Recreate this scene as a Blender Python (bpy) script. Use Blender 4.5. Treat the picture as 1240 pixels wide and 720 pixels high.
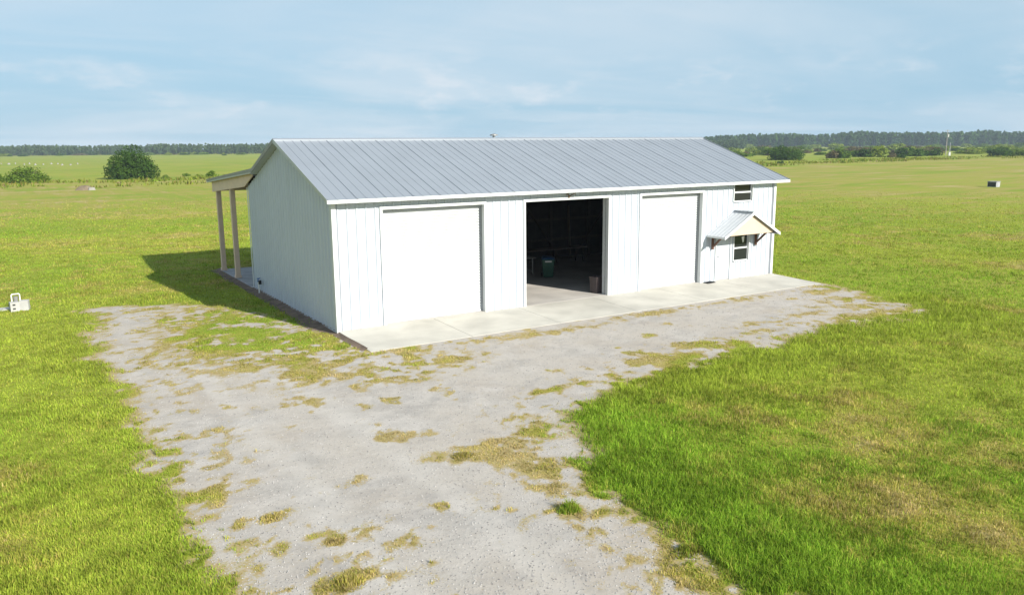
import bpy, bmesh, math, random
import numpy as np
from mathutils import Vector, Matrix

for o in list(bpy.data.objects): bpy.data.objects.remove(o)
scene = bpy.context.scene
COL = scene.collection
rnd = random.Random(7)
rng = np.random.default_rng(11)

# ------------------------------------------------------------------ camera
F_PX, PITCH, ROLL, YAW = 964.76, 0.1881, -0.0091, 0.5596
CAM = np.array([-8.1912, -23.2163, 5.5839])
d_ = np.array([math.sin(YAW)*math.cos(PITCH), math.cos(YAW)*math.cos(PITCH), -math.sin(PITCH)])
r0 = np.array([math.cos(YAW), -math.sin(YAW), 0.0]); u0 = np.cross(r0, d_)
r_ = r0*math.cos(ROLL) + u0*math.sin(ROLL); u_ = -r0*math.sin(ROLL) + u0*math.cos(ROLL)
cam = bpy.data.cameras.new('camera'); camo = bpy.data.objects.new('camera', cam); COL.objects.link(camo)
cam.sensor_width = 36; cam.lens = F_PX/1240*36; cam.clip_start = .1; cam.clip_end = 8000
M = Matrix.Identity(4)
for i in range(3):
    M[i][0] = r_[i]; M[i][1] = u_[i]; M[i][2] = -d_[i]; M[i][3] = CAM[i]
camo.matrix_world = M
scene.camera = camo
scene.render.resolution_x, scene.render.resolution_y = 1024, 594

def pix(x, y, z):                       # photo pixel -> point at height z
    v = d_ + r_*(x-620)/F_PX - u_*(y-360)/F_PX
    return CAM + v*((z-CAM[2])/v[2])

# ------------------------------------------------------------------ sky and sun
SUN_EL = math.radians(28); SUN_AZ = math.atan2(.275, -.96)     # towards the sun: (sin az, cos az)
SKY_STRENGTH, SUN_STRENGTH = .069, 4.5
world = bpy.data.worlds.new('World'); scene.world = world; world.use_nodes = True
wn = world.node_tree; wn.nodes.clear()
def N(nt, t, **kw):
    n = nt.nodes.new(t)
    for k, v in kw.items(): setattr(n, k, v)
    return n
sky = N(wn, 'ShaderNodeTexSky', sky_type='NISHITA', sun_disc=False, sun_elevation=SUN_EL, sun_rotation=SUN_AZ,
        altitude=0, air_density=1.0, dust_density=.3, ozone_density=3.0)
bg = N(wn, 'ShaderNodeBackground'); bg.inputs[1].default_value = SKY_STRENGTH
out = N(wn, 'ShaderNodeOutputWorld')
tc = N(wn, 'ShaderNodeTexCoord'); sep = N(wn, 'ShaderNodeSeparateXYZ'); wn.links.new(tc.outputs['Generated'], sep.inputs[0])
def wmath(op, a, b=None, c=None, clamp=False):
    n = N(wn, 'ShaderNodeMath', operation=op); n.use_clamp = clamp
    for i, v in enumerate((a, b, c)):
        if v is None: continue
        if isinstance(v, (int, float)): n.inputs[i].default_value = v
        else: wn.links.new(v, n.inputs[i])
    return n.outputs[0]
# cloud sheet: the view direction projected on a layer overhead
zc = wmath('ADD', wmath('MAXIMUM', sep.outputs[2], 0.0), .09)
px = wmath('DIVIDE', sep.outputs[0], zc); py = wmath('DIVIDE', sep.outputs[1], zc)
cmb = N(wn, 'ShaderNodeCombineXYZ'); wn.links.new(px, cmb.inputs[0]); wn.links.new(py, cmb.inputs[1])
def cloud(scale, rot, sx, lo, hi, detail=7, rough=.58):
    mp = N(wn, 'ShaderNodeMapping'); mp.inputs['Rotation'].default_value = (0, 0, rot); mp.inputs['Scale'].default_value = (sx, 1, 1)
    wn.links.new(cmb.outputs[0], mp.inputs[0])
    nz = N(wn, 'ShaderNodeTexNoise'); nz.inputs['Scale'].default_value = scale; nz.inputs['Detail'].default_value = detail
    nz.inputs['Roughness'].default_value = rough; nz.inputs['Distortion'].default_value = .6
    wn.links.new(mp.outputs[0], nz.inputs['Vector'])
    mr = N(wn, 'ShaderNodeMapRange', interpolation_type='SMOOTHSTEP'); mr.inputs[1].default_value = lo; mr.inputs[2].default_value = hi
    wn.links.new(nz.outputs[0], mr.inputs[0]); return mr.outputs[0]
c1 = cloud(.34, .56, .8, .34, .74, 5, .5); c2 = cloud(1.4, .45, .5, .46, .78)
# low fair-weather puffs near the horizon
mpl = N(wn, 'ShaderNodeMapping'); mpl.inputs['Scale'].default_value = (9, 9, 24); mpl.inputs['Location'].default_value = (3.1, 1.4, 0); wn.links.new(tc.outputs['Generated'], mpl.inputs[0])
nzl = N(wn, 'ShaderNodeTexNoise'); nzl.inputs['Scale'].default_value = 1; nzl.inputs['Detail'].default_value = 6; nzl.inputs['Roughness'].default_value = .6; wn.links.new(mpl.outputs[0], nzl.inputs['Vector'])
def wrange(v, a, b, lo=0, hi=1):
    n = N(wn, 'ShaderNodeMapRange', interpolation_type='SMOOTHSTEP'); wn.links.new(v, n.inputs[0])
    for i, q in enumerate((a, b, lo, hi)): n.inputs[i+1].default_value = q
    return n.outputs[0]
c3 = wmath('MULTIPLY', wrange(nzl.outputs[0], .52, .68), wmath('MULTIPLY', wrange(sep.outputs[2], .015, .045), wrange(sep.outputs[2], .07, .13, 1, 0)))
cl = wmath('ADD', wmath('MULTIPLY', c1, .66), wmath('ADD', wmath('MULTIPLY', c2, .20), wmath('MULTIPLY', c3, .40)), clamp=True)
hue = N(wn, 'ShaderNodeMix', data_type='RGBA', blend_type='MULTIPLY'); hue.inputs[0].default_value = 1
wn.links.new(sky.outputs[0], hue.inputs[6]); hue.inputs[7].default_value = (.92, 1.0, 1.06, 1)
mixc = N(wn, 'ShaderNodeMix', data_type='RGBA'); wn.links.new(cl, mixc.inputs[0])
veil = N(wn, 'ShaderNodeMix', data_type='RGBA')                # thin even haze over the whole sky, denser low down
vf = N(wn, 'ShaderNodeMapRange', interpolation_type='SMOOTHSTEP'); wn.links.new(sep.outputs[2], vf.inputs[0])
for i, q in enumerate((0, .5, .9, .45)): vf.inputs[i+1].default_value = q
wn.links.new(vf.outputs[0], veil.inputs[0]); wn.links.new(hue.outputs[2], veil.inputs[6]); 
vc = N(wn, 'ShaderNodeMix', data_type='RGBA'); vg = N(wn, 'ShaderNodeMapRange', interpolation_type='SMOOTHSTEP'); wn.links.new(sep.outputs[2], vg.inputs[0]); vg.inputs[1].default_value = 0; vg.inputs[2].default_value = .28
wn.links.new(vg.outputs[0], vc.inputs[0]); vc.inputs[6].default_value = (3.3, 5.2, 6.75, 1); vc.inputs[7].default_value = (4.3, 6.05, 7.1, 1); wn.links.new(vc.outputs[2], veil.inputs[7])
wn.links.new(veil.outputs[2], mixc.inputs[6]); mixc.inputs[7].default_value = (6.5, 7.1, 7.7, 1)
wn.links.new(mixc.outputs[2], bg.inputs[0]); wn.links.new(bg.outputs[0], out.inputs[0])
sl = bpy.data.lights.new('sun', 'SUN'); sl.energy = SUN_STRENGTH; sl.angle = math.radians(.55); sl.color = (1, .95, .86)
so = bpy.data.objects.new('sun', sl); COL.objects.link(so)
sdir = Vector((math.sin(SUN_AZ)*math.cos(SUN_EL), math.cos(SUN_AZ)*math.cos(SUN_EL), math.sin(SUN_EL)))
so.rotation_euler = sdir.to_track_quat('Z', 'Y').to_euler()
vs = scene.view_settings; vs.view_transform = 'Standard'; vs.look = 'None'; vs.exposure = .75; vs.gamma = 1; vs.use_curve_mapping = False
scene.cycles.use_denoising = True
scene.cycles.max_bounces = 6

# ------------------------------------------------------------------ helpers
def tag(o, label=None, cat=None, group=None, kind=None):
    for k, v in (('label', label), ('category', cat), ('group', group), ('kind', kind)):
        if v: o[k] = v
    return o
def empty(name, loc=(0, 0, 0), rz=0, **t):
    o = bpy.data.objects.new(name, None); COL.objects.link(o); o.location = loc; o.rotation_euler = (0, 0, rz)
    o.empty_display_size = .2
    return tag(o, **t)
class MB:
    def __init__(s): s.v = []; s.f = []
    def poly(s, pts):
        n = len(s.v); s.v += [tuple(p) for p in pts]; s.f.append(tuple(range(n, n+len(pts)))); return s
    def mesh(s, v, f):
        n = len(s.v); s.v += [tuple(p) for p in v]; s.f += [tuple(i+n for i in q) for q in f]; return s
    def box(s, a, b):
        x0, y0, z0 = a; x1, y1, z1 = b
        return s.mesh([(x0,y0,z0),(x1,y0,z0),(x1,y1,z0),(x0,y1,z0),(x0,y0,z1),(x1,y0,z1),(x1,y1,z1),(x0,y1,z1)],
                      [(0,3,2,1),(4,5,6,7),(0,1,5,4),(1,2,6,5),(2,3,7,6),(3,0,4,7)])
    def bar(s, p, q, w, h, up=(0, 0, 1)):     # rectangular bar from p to q
        p, q = Vector(p), Vector(q); d = (q-p).normalized(); up = Vector(up)
        a = d.cross(up)
        if a.length < 1e-4: a = d.cross(Vector((1, 0, 0)))
        a.normalize(); b = a.cross(d).normalized(); v = []
        for c in (p, q):
            for i, j in ((-1,-1),(1,-1),(1,1),(-1,1)): v.append(c + a*(i*w/2) + b*(j*h/2))
        return s.mesh(v, [(0,1,2,3),(7,6,5,4),(0,4,5,1),(1,5,6,2),(2,6,7,3),(3,7,4,0)])
    def tube(s, pts, rad, n=8):
        pts = [Vector(p) for p in pts]; R = rad if isinstance(rad, (list, tuple)) else [rad]*len(pts); rings = []
        prev = None
        for i, p in enumerate(pts):
            t = (pts[min(i+1, len(pts)-1)] - pts[max(i-1, 0)]).normalized()
            a = prev if prev is not None else (Vector((0, 0, 1)) if abs(t.z) < .9 else Vector((1, 0, 0)))
            a = (a - t*a.dot(t)).normalized(); b = t.cross(a); prev = a
            rings.append([p + (a*math.cos(2*math.pi*k/n) + b*math.sin(2*math.pi*k/n))*R[i] for k in range(n)])
        v = [q for r in rings for q in r]; f = []
        for i in range(len(rings)-1):
            for k in range(n): f.append((i*n+k, i*n+(k+1) % n, (i+1)*n+(k+1) % n, (i+1)*n+k))
        f.append(tuple(range(n-1, -1, -1))); f.append(tuple(range((len(rings)-1)*n, len(rings)*n)))
        return s.mesh(v, f)
    def extrude(s, pts, vec):                 # closed prism from a planar outline
        n = len(pts); vec = Vector(vec); v = [Vector(p) for p in pts]; v += [p+vec for p in v]
        f = [tuple(range(n-1, -1, -1)), tuple(range(n, 2*n))] + [(i, (i+1) % n, n+(i+1) % n, n+i) for i in range(n)]
        return s.mesh(v, f)
    def build(s, name, mat, parent=None, bevel=0, smooth=False, **t):
        me = bpy.data.meshes.new(name); me.from_pydata(s.v, [], s.f); me.validate()
        bm = bmesh.new(); bm.from_mesh(me)
        if bevel:
            bmesh.ops.remove_doubles(bm, verts=bm.verts, dist=1e-5)
            bmesh.ops.bevel(bm, geom=list(bm.edges), offset=bevel, segments=1, affect='EDGES', clamp_overlap=True)
        bmesh.ops.recalc_face_normals(bm, faces=bm.faces); bm.to_mesh(me); bm.free()
        if smooth: me.polygons.foreach_set('use_smooth', [True]*len(me.polygons))
        me.materials.append(mat); o = bpy.data.objects.new(name, me); COL.objects.link(o); o.parent = parent
        return tag(o, **t)
def np_object(name, v, f, mat, parent=None, colors=None, smooth=False, **t):
    """v (n,3) float, f (m,k) int, all faces of k corners"""
    me = bpy.data.meshes.new(name); m, k = f.shape
    me.vertices.add(len(v)); me.vertices.foreach_set('co', np.ascontiguousarray(v, np.float32).ravel())
    me.loops.add(m*k); me.loops.foreach_set('vertex_index', np.ascontiguousarray(f, np.int32).ravel())
    me.polygons.add(m); me.polygons.foreach_set('loop_start', np.arange(0, m*k, k, dtype=np.int32))
    if smooth: me.polygons.foreach_set('use_smooth', np.ones(m, bool))
    if colors is not None:
        for an, c in colors.items():
            if c.ndim == 2:
                at = me.attributes.new(an, 'FLOAT_COLOR', 'POINT')
                at.data.foreach_set('color', np.ascontiguousarray(np.hstack([c, np.ones((len(c), 1))]), np.float32).ravel())
            else:
                at = me.attributes.new(an, 'FLOAT', 'POINT'); at.data.foreach_set('value', np.ascontiguousarray(c, np.float32))
    me.update(calc_edges=True); me.materials.append(mat)
    o = bpy.data.objects.new(name, me); COL.objects.link(o); o.parent = parent
    return tag(o, **t)
def copy_tree(o, parent=None):
    c = o.copy(); COL.objects.link(c); c.parent = parent
    for ch in o.children: copy_tree(ch, c)
    return c

# numpy value noise
def vnoise(x, y, seed=0):
    xi = np.floor(x).astype(np.int64); yi = np.floor(y).astype(np.int64); fx = x-xi; fy = y-yi
    fx = fx*fx*(3-2*fx); fy = fy*fy*(3-2*fy)
    def h(a, b):
        n = (a*374761393 + b*668265263 + seed*974634777) & 0x7fffffff
        n = ((n ^ (n >> 13))*1274126177) & 0x7fffffff
        n = n ^ (n >> 16)
        return (n & 0xffff)/65535.0
    return (h(xi, yi)*(1-fx) + h(xi+1, yi)*fx)*(1-fy) + (h(xi, yi+1)*(1-fx) + h(xi+1, yi+1)*fx)*fy
def fbm(x, y, sc, seed=0, oct=4, rough=.5):
    a = 1; t = 0; s = 0
    for i in range(oct):
        t = t + a*vnoise(x*sc+17.3*i, y*sc-9.1*i, seed+i); s += a; a *= rough; sc *= 2.03
    return t/s
def sstep(a, b, x):
    t = np.clip((x-a)/(b-a), 0, 1); return t*t*(3-2*t)

# ------------------------------------------------------------------ materials
def material(name):
    m = bpy.data.materials.new(name); m.use_nodes = True; nt = m.node_tree
    return m, nt, nt.nodes['Principled BSDF']
def simple(name, col, rough=.6, metal=0, var=.12, scale=3.0, bump=0, bscale=40, spec=.5, coord='Object'):
    m, nt, b = material(name)
    tcn = N(nt, 'ShaderNodeTexCoord')
    nz = N(nt, 'ShaderNodeTexNoise'); nz.inputs['Scale'].default_value = scale; nz.inputs['Detail'].default_value = 6
    nt.links.new(tcn.outputs[coord], nz.inputs['Vector'])
    mr = N(nt, 'ShaderNodeMapRange'); mr.inputs[1].default_value = .25; mr.inputs[2].default_value = .75
    mr.inputs[3].default_value = 1-var; mr.inputs[4].default_value = 1+var
    nt.links.new(nz.outputs[0], mr.inputs[0])
    mx = N(nt, 'ShaderNodeVectorMath', operation='SCALE'); mx.inputs[0].default_value = col[:3]
    nt.links.new(mr.outputs[0], mx.inputs['Scale']); nt.links.new(mx.outputs[0], b.inputs['Base Color'])
    b.inputs['Roughness'].default_value = rough; b.inputs['Metallic'].default_value = metal; b.inputs['Specular IOR Level'].default_value = spec
    if bump:
        n2 = N(nt, 'ShaderNodeTexNoise'); n2.inputs['Scale'].default_value = bscale; n2.inputs['Detail'].default_value = 5
        nt.links.new(tcn.outputs[coord], n2.inputs['Vector'])
        bp = N(nt, 'ShaderNodeBump'); bp.inputs['Strength'].default_value = bump; bp.inputs['Distance'].default_value = .02
        nt.links.new(n2.outputs[0], bp.inputs['Height']); nt.links.new(bp.outputs[0], b.inputs['Normal'])
    return m
MT = {}
MT['white_steel'] = simple('white_steel', (.51, .55, .605), .42, var=.03, scale=.7)
MT['white_trim'] = simple('white_trim', (.60, .62, .62), .45, var=.03, scale=4)
MT['roller'] = simple('roller_white', (.47, .49, .50), .45, var=.03, scale=2)
MT['galv'] = simple('galvalume', (.30, .327, .362), .45, metal=.25, var=.05, scale=.9)
MT['galv_trim'] = simple('galvalume_trim', (.44, .46, .48), .4, metal=.35, var=.06, scale=4)
MT['canopy_steel'] = simple('canopy_steel', (.56, .575, .59), .45, metal=.2, var=.05, scale=3)
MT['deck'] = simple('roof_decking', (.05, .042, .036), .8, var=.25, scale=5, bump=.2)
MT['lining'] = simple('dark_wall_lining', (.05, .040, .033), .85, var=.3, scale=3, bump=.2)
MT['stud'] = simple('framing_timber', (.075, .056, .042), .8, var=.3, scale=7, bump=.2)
MT['tan'] = simple('tan_paint', (.72, .54, .40), .7, var=.10, scale=2.5, bump=.15, bscale=25)
MT['cream'] = simple('cream_paint', (.58, .47, .35), .65, var=.05, scale=3)
MT['brown'] = simple('brown_stained_wood', (.13, .062, .035), .6, var=.3, scale=9, bump=.2)
MT['rake'] = simple('grey_rake_metal', (.26, .26, .25), .5, metal=.2, var=.1, scale=4)
MT['concrete'] = simple('concrete', (.49, .465, .405), .85, var=.2, scale=.8, bump=.25, bscale=60, coord='Object')
MT['floor'] = simple('concrete_floor', (.48, .45, .41), .7, var=.2, scale=.9, bump=.15, bscale=50)
MT['old_concrete'] = simple('old_concrete', (.33, .335, .35), .9, var=.35, scale=1.6, bump=.35, bscale=30)
MT['block'] = simple('pale_block', (.42, .415, .40), .85, var=.12, scale=5, bump=.4, bscale=70)
MT['pipe'] = simple('white_pvc', (.80, .79, .74), .4, var=.04)
MT['blue'] = simple('blue_plastic', (.03, .12, .36), .4, var=.15)
MT['black'] = simple('black_plastic', (.018, .018, .02), .5, var=.2)
MT['green_bin'] = simple('green_plastic', (.006, .075, .042), .45, var=.15)
MT['blue_lid'] = simple('blue_lid_plastic', (.015, .07, .17), .45, var=.15)
MT['brown_bin'] = simple('brown_grey_plastic', (.08, .06, .06), .5, var=.15)
MT['label_reflection'] = simple('white_label_reflection', (.75, .75, .72), .6, var=.03)  # for the bin label and the painted reflection in the window
MT['steel'] = simple('brushed_steel', (.5, .5, .5), .35, metal=.9, var=.05)
MT['white_leg'] = simple('white_painted_metal', (.52, .52, .50), .45, var=.05)
MT['table'] = simple('tabletop_plastic', (.33, .32, .30), .5, var=.1)
MT['plank'] = simple('raw_plank', (.20, .16, .12), .8, var=.25, scale=6, bump=.2)
MT['antler'] = simple('antler_bone', (.17, .12, .08), .7, var=.3, scale=20)
MT['soil'] = simple('dark_soil', (.15, .105, .075), .95, var=.45, scale=3.5, bump=.8, bscale=22)
MT['bark'] = simple('bark', (.085, .065, .05), .9, var=.3, scale=4, bump=.4)
MT['pole'] = simple('weathered_pole', (.34, .31, .28), .85, var=.2, scale=4, bump=.2)
MT['sand'] = simple('pale_sand', (.26, .25, .22), .95, var=.15, scale=1.2, bump=.4, bscale=8)
MT['rubble'] = simple('rubble', (.20, .155, .10), .9, var=.35, scale=1.5, bump=.5, bscale=9)
MT['dark_grill'] = simple('dark_shade_fill', (.03, .034, .03), .6, var=.2)  # near-black colour standing in for shade
m, nt, b = material('window_glass'); b.inputs['Base Color'].default_value = (.02, .022, .024, 1); b.inputs['Roughness'].default_value = .06
nz = N(nt, 'ShaderNodeTexNoise'); nz.inputs['Scale'].default_value = 1.5
bp = N(nt, 'ShaderNodeBump'); bp.inputs['Strength'].default_value = .05; nt.links.new(nz.outputs[0], bp.inputs['Height']); nt.links.new(bp.outputs[0], b.inputs['Normal'])
MT['glass'] = m

def leaf_mat(name, trans=.35):
    m, nt, b = material(name); nt.nodes.remove(b); o = nt.nodes['Material Output']
    a = N(nt, 'ShaderNodeAttribute', attribute_name='col')
    df = N(nt, 'ShaderNodeBsdfDiffuse'); tr = N(nt, 'ShaderNodeBsdfTranslucent'); ms = N(nt, 'ShaderNodeMixShader'); ms.inputs[0].default_value = trans
    nt.links.new(a.outputs['Color'], df.inputs[0]); nt.links.new(a.outputs['Color'], tr.inputs[0])
    nt.links.new(df.outputs[0], ms.inputs[1]); nt.links.new(tr.outputs[0], ms.inputs[2]); nt.links.new(ms.outputs[0], o.inputs[0])
    return m
MT['grass'] = leaf_mat('grass_blades', .38); MT['leaf'] = leaf_mat('leaves', .3)

# ------------------------------------------------------------------ ground fields
GZ = -.10
L, W, H = 19.73, 9.77, 4.06
APD = 2.62                                    # apron depth
OUT = [(905,720),(890,700),(850,665),(790,630),(740,600),(710,560),(695,530),(690,505),(710,485),(760,465),(850,440),(930,420),(1000,395),(1090,385),(1125,377),(1050,355),(990,344)]
gp = [tuple(pix(x, y, GZ)[:2]) for x, y in OUT]
POLY = np.array([(-1.5, -30)] + gp + [(19.6, .5), (0, .5), (-.4, 2.5), (-1.5, 5.6), (-2.7, 7.6), (-4.2, 8.5), (-6.0, 8.9), (-6.35, 5), (-6.3, 0), (-6.35, -30)])
def sdist(x, y):                               # signed distance, + inside
    x = np.asarray(x, float); y = np.asarray(y, float); d = np.full(x.shape, 1e9); ins = np.zeros(x.shape, bool)
    for i in range(len(POLY)):
        ax, ay = POLY[i]; bx, by = POLY[(i+1) % len(POLY)]
        ex, ey = bx-ax, by-ay; t = np.clip(((x-ax)*ex+(y-ay)*ey)/(ex*ex+ey*ey), 0, 1)
        d = np.minimum(d, np.hypot(x-ax-t*ex, y-ay-t*ey))
        c = ((ay > y) != (by > y)) & (x < (bx-ax)*(y-ay)/(by-ay+1e-12)+ax); ins ^= c
    return np.where(ins, d, -d)
# grassy islands in the gravel: photo pixel, radii in metres (x, y), strength
ISL = [(310,402,2.3,3.4,1.15),(380,413,2.2,1.9,1.15),(430,430,1.6,.9,1.0),(265,385,1.8,2.4,.8),(350,435,2.0,.8,.7),(500,440,1.6,.7,.6),(450,452,2.0,.7,.55),(360,455,1.6,.8,.45),(230,405,.9,1.1,.35),(490,452,1.7,.8,.72),(540,438,.9,.45,.5),
       (580,546,.95,.36,.85),(650,520,.55,.5,.7),(655,570,.45,.8,.85),(690,617,.30,.22,.75),(750,575,.75,.5,.85),(775,612,.6,.5,.75),(735,600,.5,.5,.6),(835,655,.55,.5,.8),(880,700,.5,.6,.7),
       (330,626,.38,.2,.65),(405,655,.26,.13,.6),(380,650,.2,.1,.5),(420,706,.5,.28,.65),(320,674,.3,.25,.5),(300,700,.4,.4,.6),
       (720,460,1.5,.25,.42),(790,455,1.2,.3,.45),(845,425,2.2,.35,.50),(900,405,1.8,.35,.45),(1040,385,2.0,.5,.5),(1060,365,2.0,.8,.45),(1000,352,1.2,.5,.5),(1090,380,1.6,.7,.75),(1030,362,2.5,.5,.6),(960,385,2.0,.4,.5),(120,392,.5,1.6,.5),(150,378,1.6,.4,.6),
       (560,415,2.5,.28,.42),(680,400,2.5,.28,.42),(790,380,2.5,.3,.4),(900,362,2.5,.3,.4),(250,440,.9,.4,.4),(330,460,.6,.4,.42),(180,440,.35,.7,.35),(215,470,.5,.7,.4),(640,505,.5,.3,.45),(720,655,.22,.55,.35),(475,412,1.2,.3,.5)]
ISLW = [(pix(x, y, GZ)[0], pix(x, y, GZ)[1], a, b_, s) for x, y, a, b_, s in ISL]
def gravel(x, y):
    s = sdist(x, y)
    n = fbm(x, y, .9, 3, 4) - .5; n2 = fbm(x, y, 3.2, 21, 3) - .5
    g = sstep(-.75, .75, s + .28 + n*1.5 + n2*.5)
    isl = np.zeros_like(g)
    for cx, cy, a, b_, st in ISLW:
        q = ((x-cx)/a)**2 + ((y-cy)/b_)**2
        isl = np.maximum(isl, 1.3*st*np.exp(-q*.8))
    n4 = fbm(x, y, 5.5, 23, 3) - .5
    g = g - isl*np.clip(.72 + n*2.0 + n2*2.0 + n4*2.4, 0, 1.6)
    n3 = fbm(x, y, 1.3, 55, 5, .62); wm = fbm(x, y, .22, 57, 2); g = g - .75*sstep(.60, .78, n3 + .35*(wm-.5))
    near = np.maximum(1-sstep(.6, 3.2, np.abs(s)), np.exp(-((np.maximum(0, -APD-y))/1.6)**2)*(x > 0)*(x < L+1)); near = np.maximum(near, .9*np.exp(-((x+2.5)/3.2)**2-((y-1.5)/4)**2))
    n5 = fbm(x, y, 4.2, 58, 3, .6); g = g - .5*sstep(.57, .74, n5 + .12*(n2+n))*(.18 + .82*near)
    return np.clip(g, 0, 1)
def straw(x, y):
    dist = np.hypot(x-CAM[0], y-CAM[1])
    a = fbm(x, y, .16, 5, 4); c = fbm(x, y, .55, 9, 4); e = fbm(x*.85-y*.53, (x*.53+y*.85)*6, .045, 31, 3)
    f2 = fbm(x, y, 1.7, 13, 3)
    s = .05 + .5*(a-.5) + .7*(c-.5) + .9*(f2-.5) + .45*(e-.5)
    s += .34*sstep(30, 120, dist)
    for px_, py_, r, k in ((1150,530,2.4,.10),(1090,640,1.6,.3),(1220,655,.9,.4),(20,665,1.2,.65),(10,360,3,.4),(75,562,1.2,.3),(960,500,3,.18),(1150,610,2,.2)):
        q = pix(px_, py_, GZ); s += k*np.exp(-((x-q[0])**2+(y-q[1])**2)/(r*r))
    s -= .25*np.exp(-(np.minimum(0, sdist(x, y))/2.2)**2)*(x > 0)*(y < -5)
    s -= .22*((x < -6.3) & (dist < 45))
    s -= .34*sstep(133, 150, y)
    s += .78*sstep(-.3, .9, sdist(x, y))*(1 - .9*np.exp(-((x+1.3)/3.2)**2-((y-2.5)/5)**2))
    return np.clip(s, 0, 1)
def hgt(x, y):
    dist = np.hypot(x-6, y+2)
    s = sdist(x, y)
    lump = (fbm(x, y, .5, 41, 3)-.5)*.10 + (fbm(x, y, 1.9, 42, 2)-.5)*.05
    off = sstep(0, 1.5, -s)*(1 - np.exp(-((np.maximum(0, np.maximum(np.maximum(-.4-x, x-L-.4), np.maximum(-APD-y, y-16.2))))/1.2)**2))
    far = (fbm(x, y, .02, 43, 3)-.5)*.8*sstep(40, 120, dist)
    return GZ + lump*off + far

# ground material shared by the field and the gravel drive
def ground_mat():
    m, nt, b = material('field_and_gravel')
    lk = nt.links.new
    tcn = N(nt, 'ShaderNodeTexCoord'); P = tcn.outputs['Object']
    def noise(scale, detail=4, rough=.55, vec=None):
        n = N(nt, 'ShaderNodeTexNoise'); n.inputs['Scale'].default_value = scale; n.inputs['Detail'].default_value = detail; n.inputs['Roughness'].default_value = rough
        lk(vec if vec is not None else P, n.inputs['Vector']); return n.outputs[0]
    def mth(op, a, c=None, clamp=False):
        n = N(nt, 'ShaderNodeMath', operation=op); n.use_clamp = clamp
        for i, v in enumerate((a, c)):
            if v is None: continue
            if isinstance(v, (int, float)): n.inputs[i].default_value = v
            else: lk(v, n.inputs[i])
        return n.outputs[0]
    def rngm(v, a, c, lo=0, hi=1, smooth=True):
        n = N(nt, 'ShaderNodeMapRange', interpolation_type='SMOOTHSTEP' if smooth else 'LINEAR')
        for i, q in enumerate((a, c, lo, hi)): n.inputs[i+1].default_value = q
        lk(v, n.inputs[0]); return n.outputs[0]
    def mix(f, a, c):
        n = N(nt, 'ShaderNodeMix', data_type='RGBA')
        for i, v in ((0, f), (6, a), (7, c)):
            if isinstance(v, tuple): n.inputs[i].default_value = (*v, 1)
            elif isinstance(v, (int, float)): n.inputs[i].default_value = v
            else: lk(v, n.inputs[i])
        return n.outputs[2]
    ag = N(nt, 'ShaderNodeAttribute', attribute_name='gravel').outputs['Fac']
    asr = N(nt, 'ShaderNodeAttribute', attribute_name='straw').outputs['Fac']
    mp = N(nt, 'ShaderNodeMapping'); mp.inputs['Rotation'].default_value = (0, 0, .56); mp.inputs['Scale'].default_value = (.12, 1, 1); lk(P, mp.inputs[0])
    streak = noise(.22, 5, .6, mp.outputs[0]); streak2 = noise(.9, 3, .6, mp.outputs[0])
    fine = noise(9, 5, .7); mid = noise(1.6, 5, .6); big = noise(.05, 4, .55); speck = noise(70, 3, .7); peb = noise(46, 5, .8)
    # grass
    s1 = mth('ADD', asr, mth('MULTIPLY', mth('SUBTRACT', fine, .5), .9)); s1 = mth('ADD', s1, mth('MULTIPLY', mth('SUBTRACT', streak, .5), 1.35))
    s1 = mth('ADD', s1, mth('MULTIPLY', mth('SUBTRACT', mid, .5), .5)); s1 = mth('ADD', s1, mth('MULTIPLY', mth('SUBTRACT', streak2, .5), .7), clamp=True)
    green = mix(rngm(big, .35, .65), (.205, .265, .028), (.27, .295, .038))
    gcol = mix(rngm(s1, .1, .55), green, (.30, .27, .06)); gcol = mix(rngm(s1, .5, 1.0), gcol, (.40, .32, .15))
    gcol = mix(mth('MULTIPLY', rngm(fine, .5, .72), .35), gcol, (.13, .16, .024))
    # gravel
    gr = mix(rngm(mid, .3, .7), (.35, .325, .295), (.49, .452, .41)); gr = mix(rngm(noise(.35, 4), .35, .68), gr, (.45, .405, .35))
    gr = mix(mth('MULTIPLY', rngm(peb, .50, .66), .62), gr, (.24, .22, .205)); gr = mix(mth('MULTIPLY', rngm(speck, .54, .70), .6), gr, (.62, .59, .56))
    gr = mix(mth('MULTIPLY', rngm(noise(.55, 6, .65), .48, .66), .6), gr, (.40, .345, .285)); gr = mix(mth('MULTIPLY', rngm(noise(1.1, 6, .7), .52, .70), .55), gr, (.30, .29, .28))
    gr = mix(mth('MULTIPLY', rngm(noise(6, 6, .75), .55, .72), .45), gr, (.31, .265, .215))
    sp = N(nt, 'ShaderNodeSeparateXYZ'); lk(P, sp.inputs[0]); wob = mth('MULTIPLY', mth('SUBTRACT', noise(.18, 2), .5), 1.6); xw = mth('ADD', sp.outputs[0], wob)
    tr = None
    for c0 in (-4.5, -2.7):      # two worn wheel tracks along the drive
        band = rngm(mth('ABSOLUTE', mth('SUBTRACT', xw, c0)), .12, .42, 1, 0); tr = band if tr is None else mth('MAXIMUM', tr, band)
    gr = mix(mth('MULTIPLY', mth('MULTIPLY', tr, rngm(sp.outputs[1], -4, 1, 1, 0)), mth('MULTIPLY', mid, .75)), gr, (.52, .485, .44))
    thatch = mix(rngm(fine, .35, .65), (.38, .285, .15), (.33, .275, .10))
    gg = mth('ADD', ag, mth('MULTIPLY', mth('SUBTRACT', fine, .5), .55)); gg = mth('ADD', gg, mth('MULTIPLY', mth('SUBTRACT', noise(24, 4, .7), .5), 1.0))
    k2 = rngm(gg, .48, .86); k1 = rngm(gg, .15, .50)
    col = mix(k2, mix(k1, gcol, thatch), gr)
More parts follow.
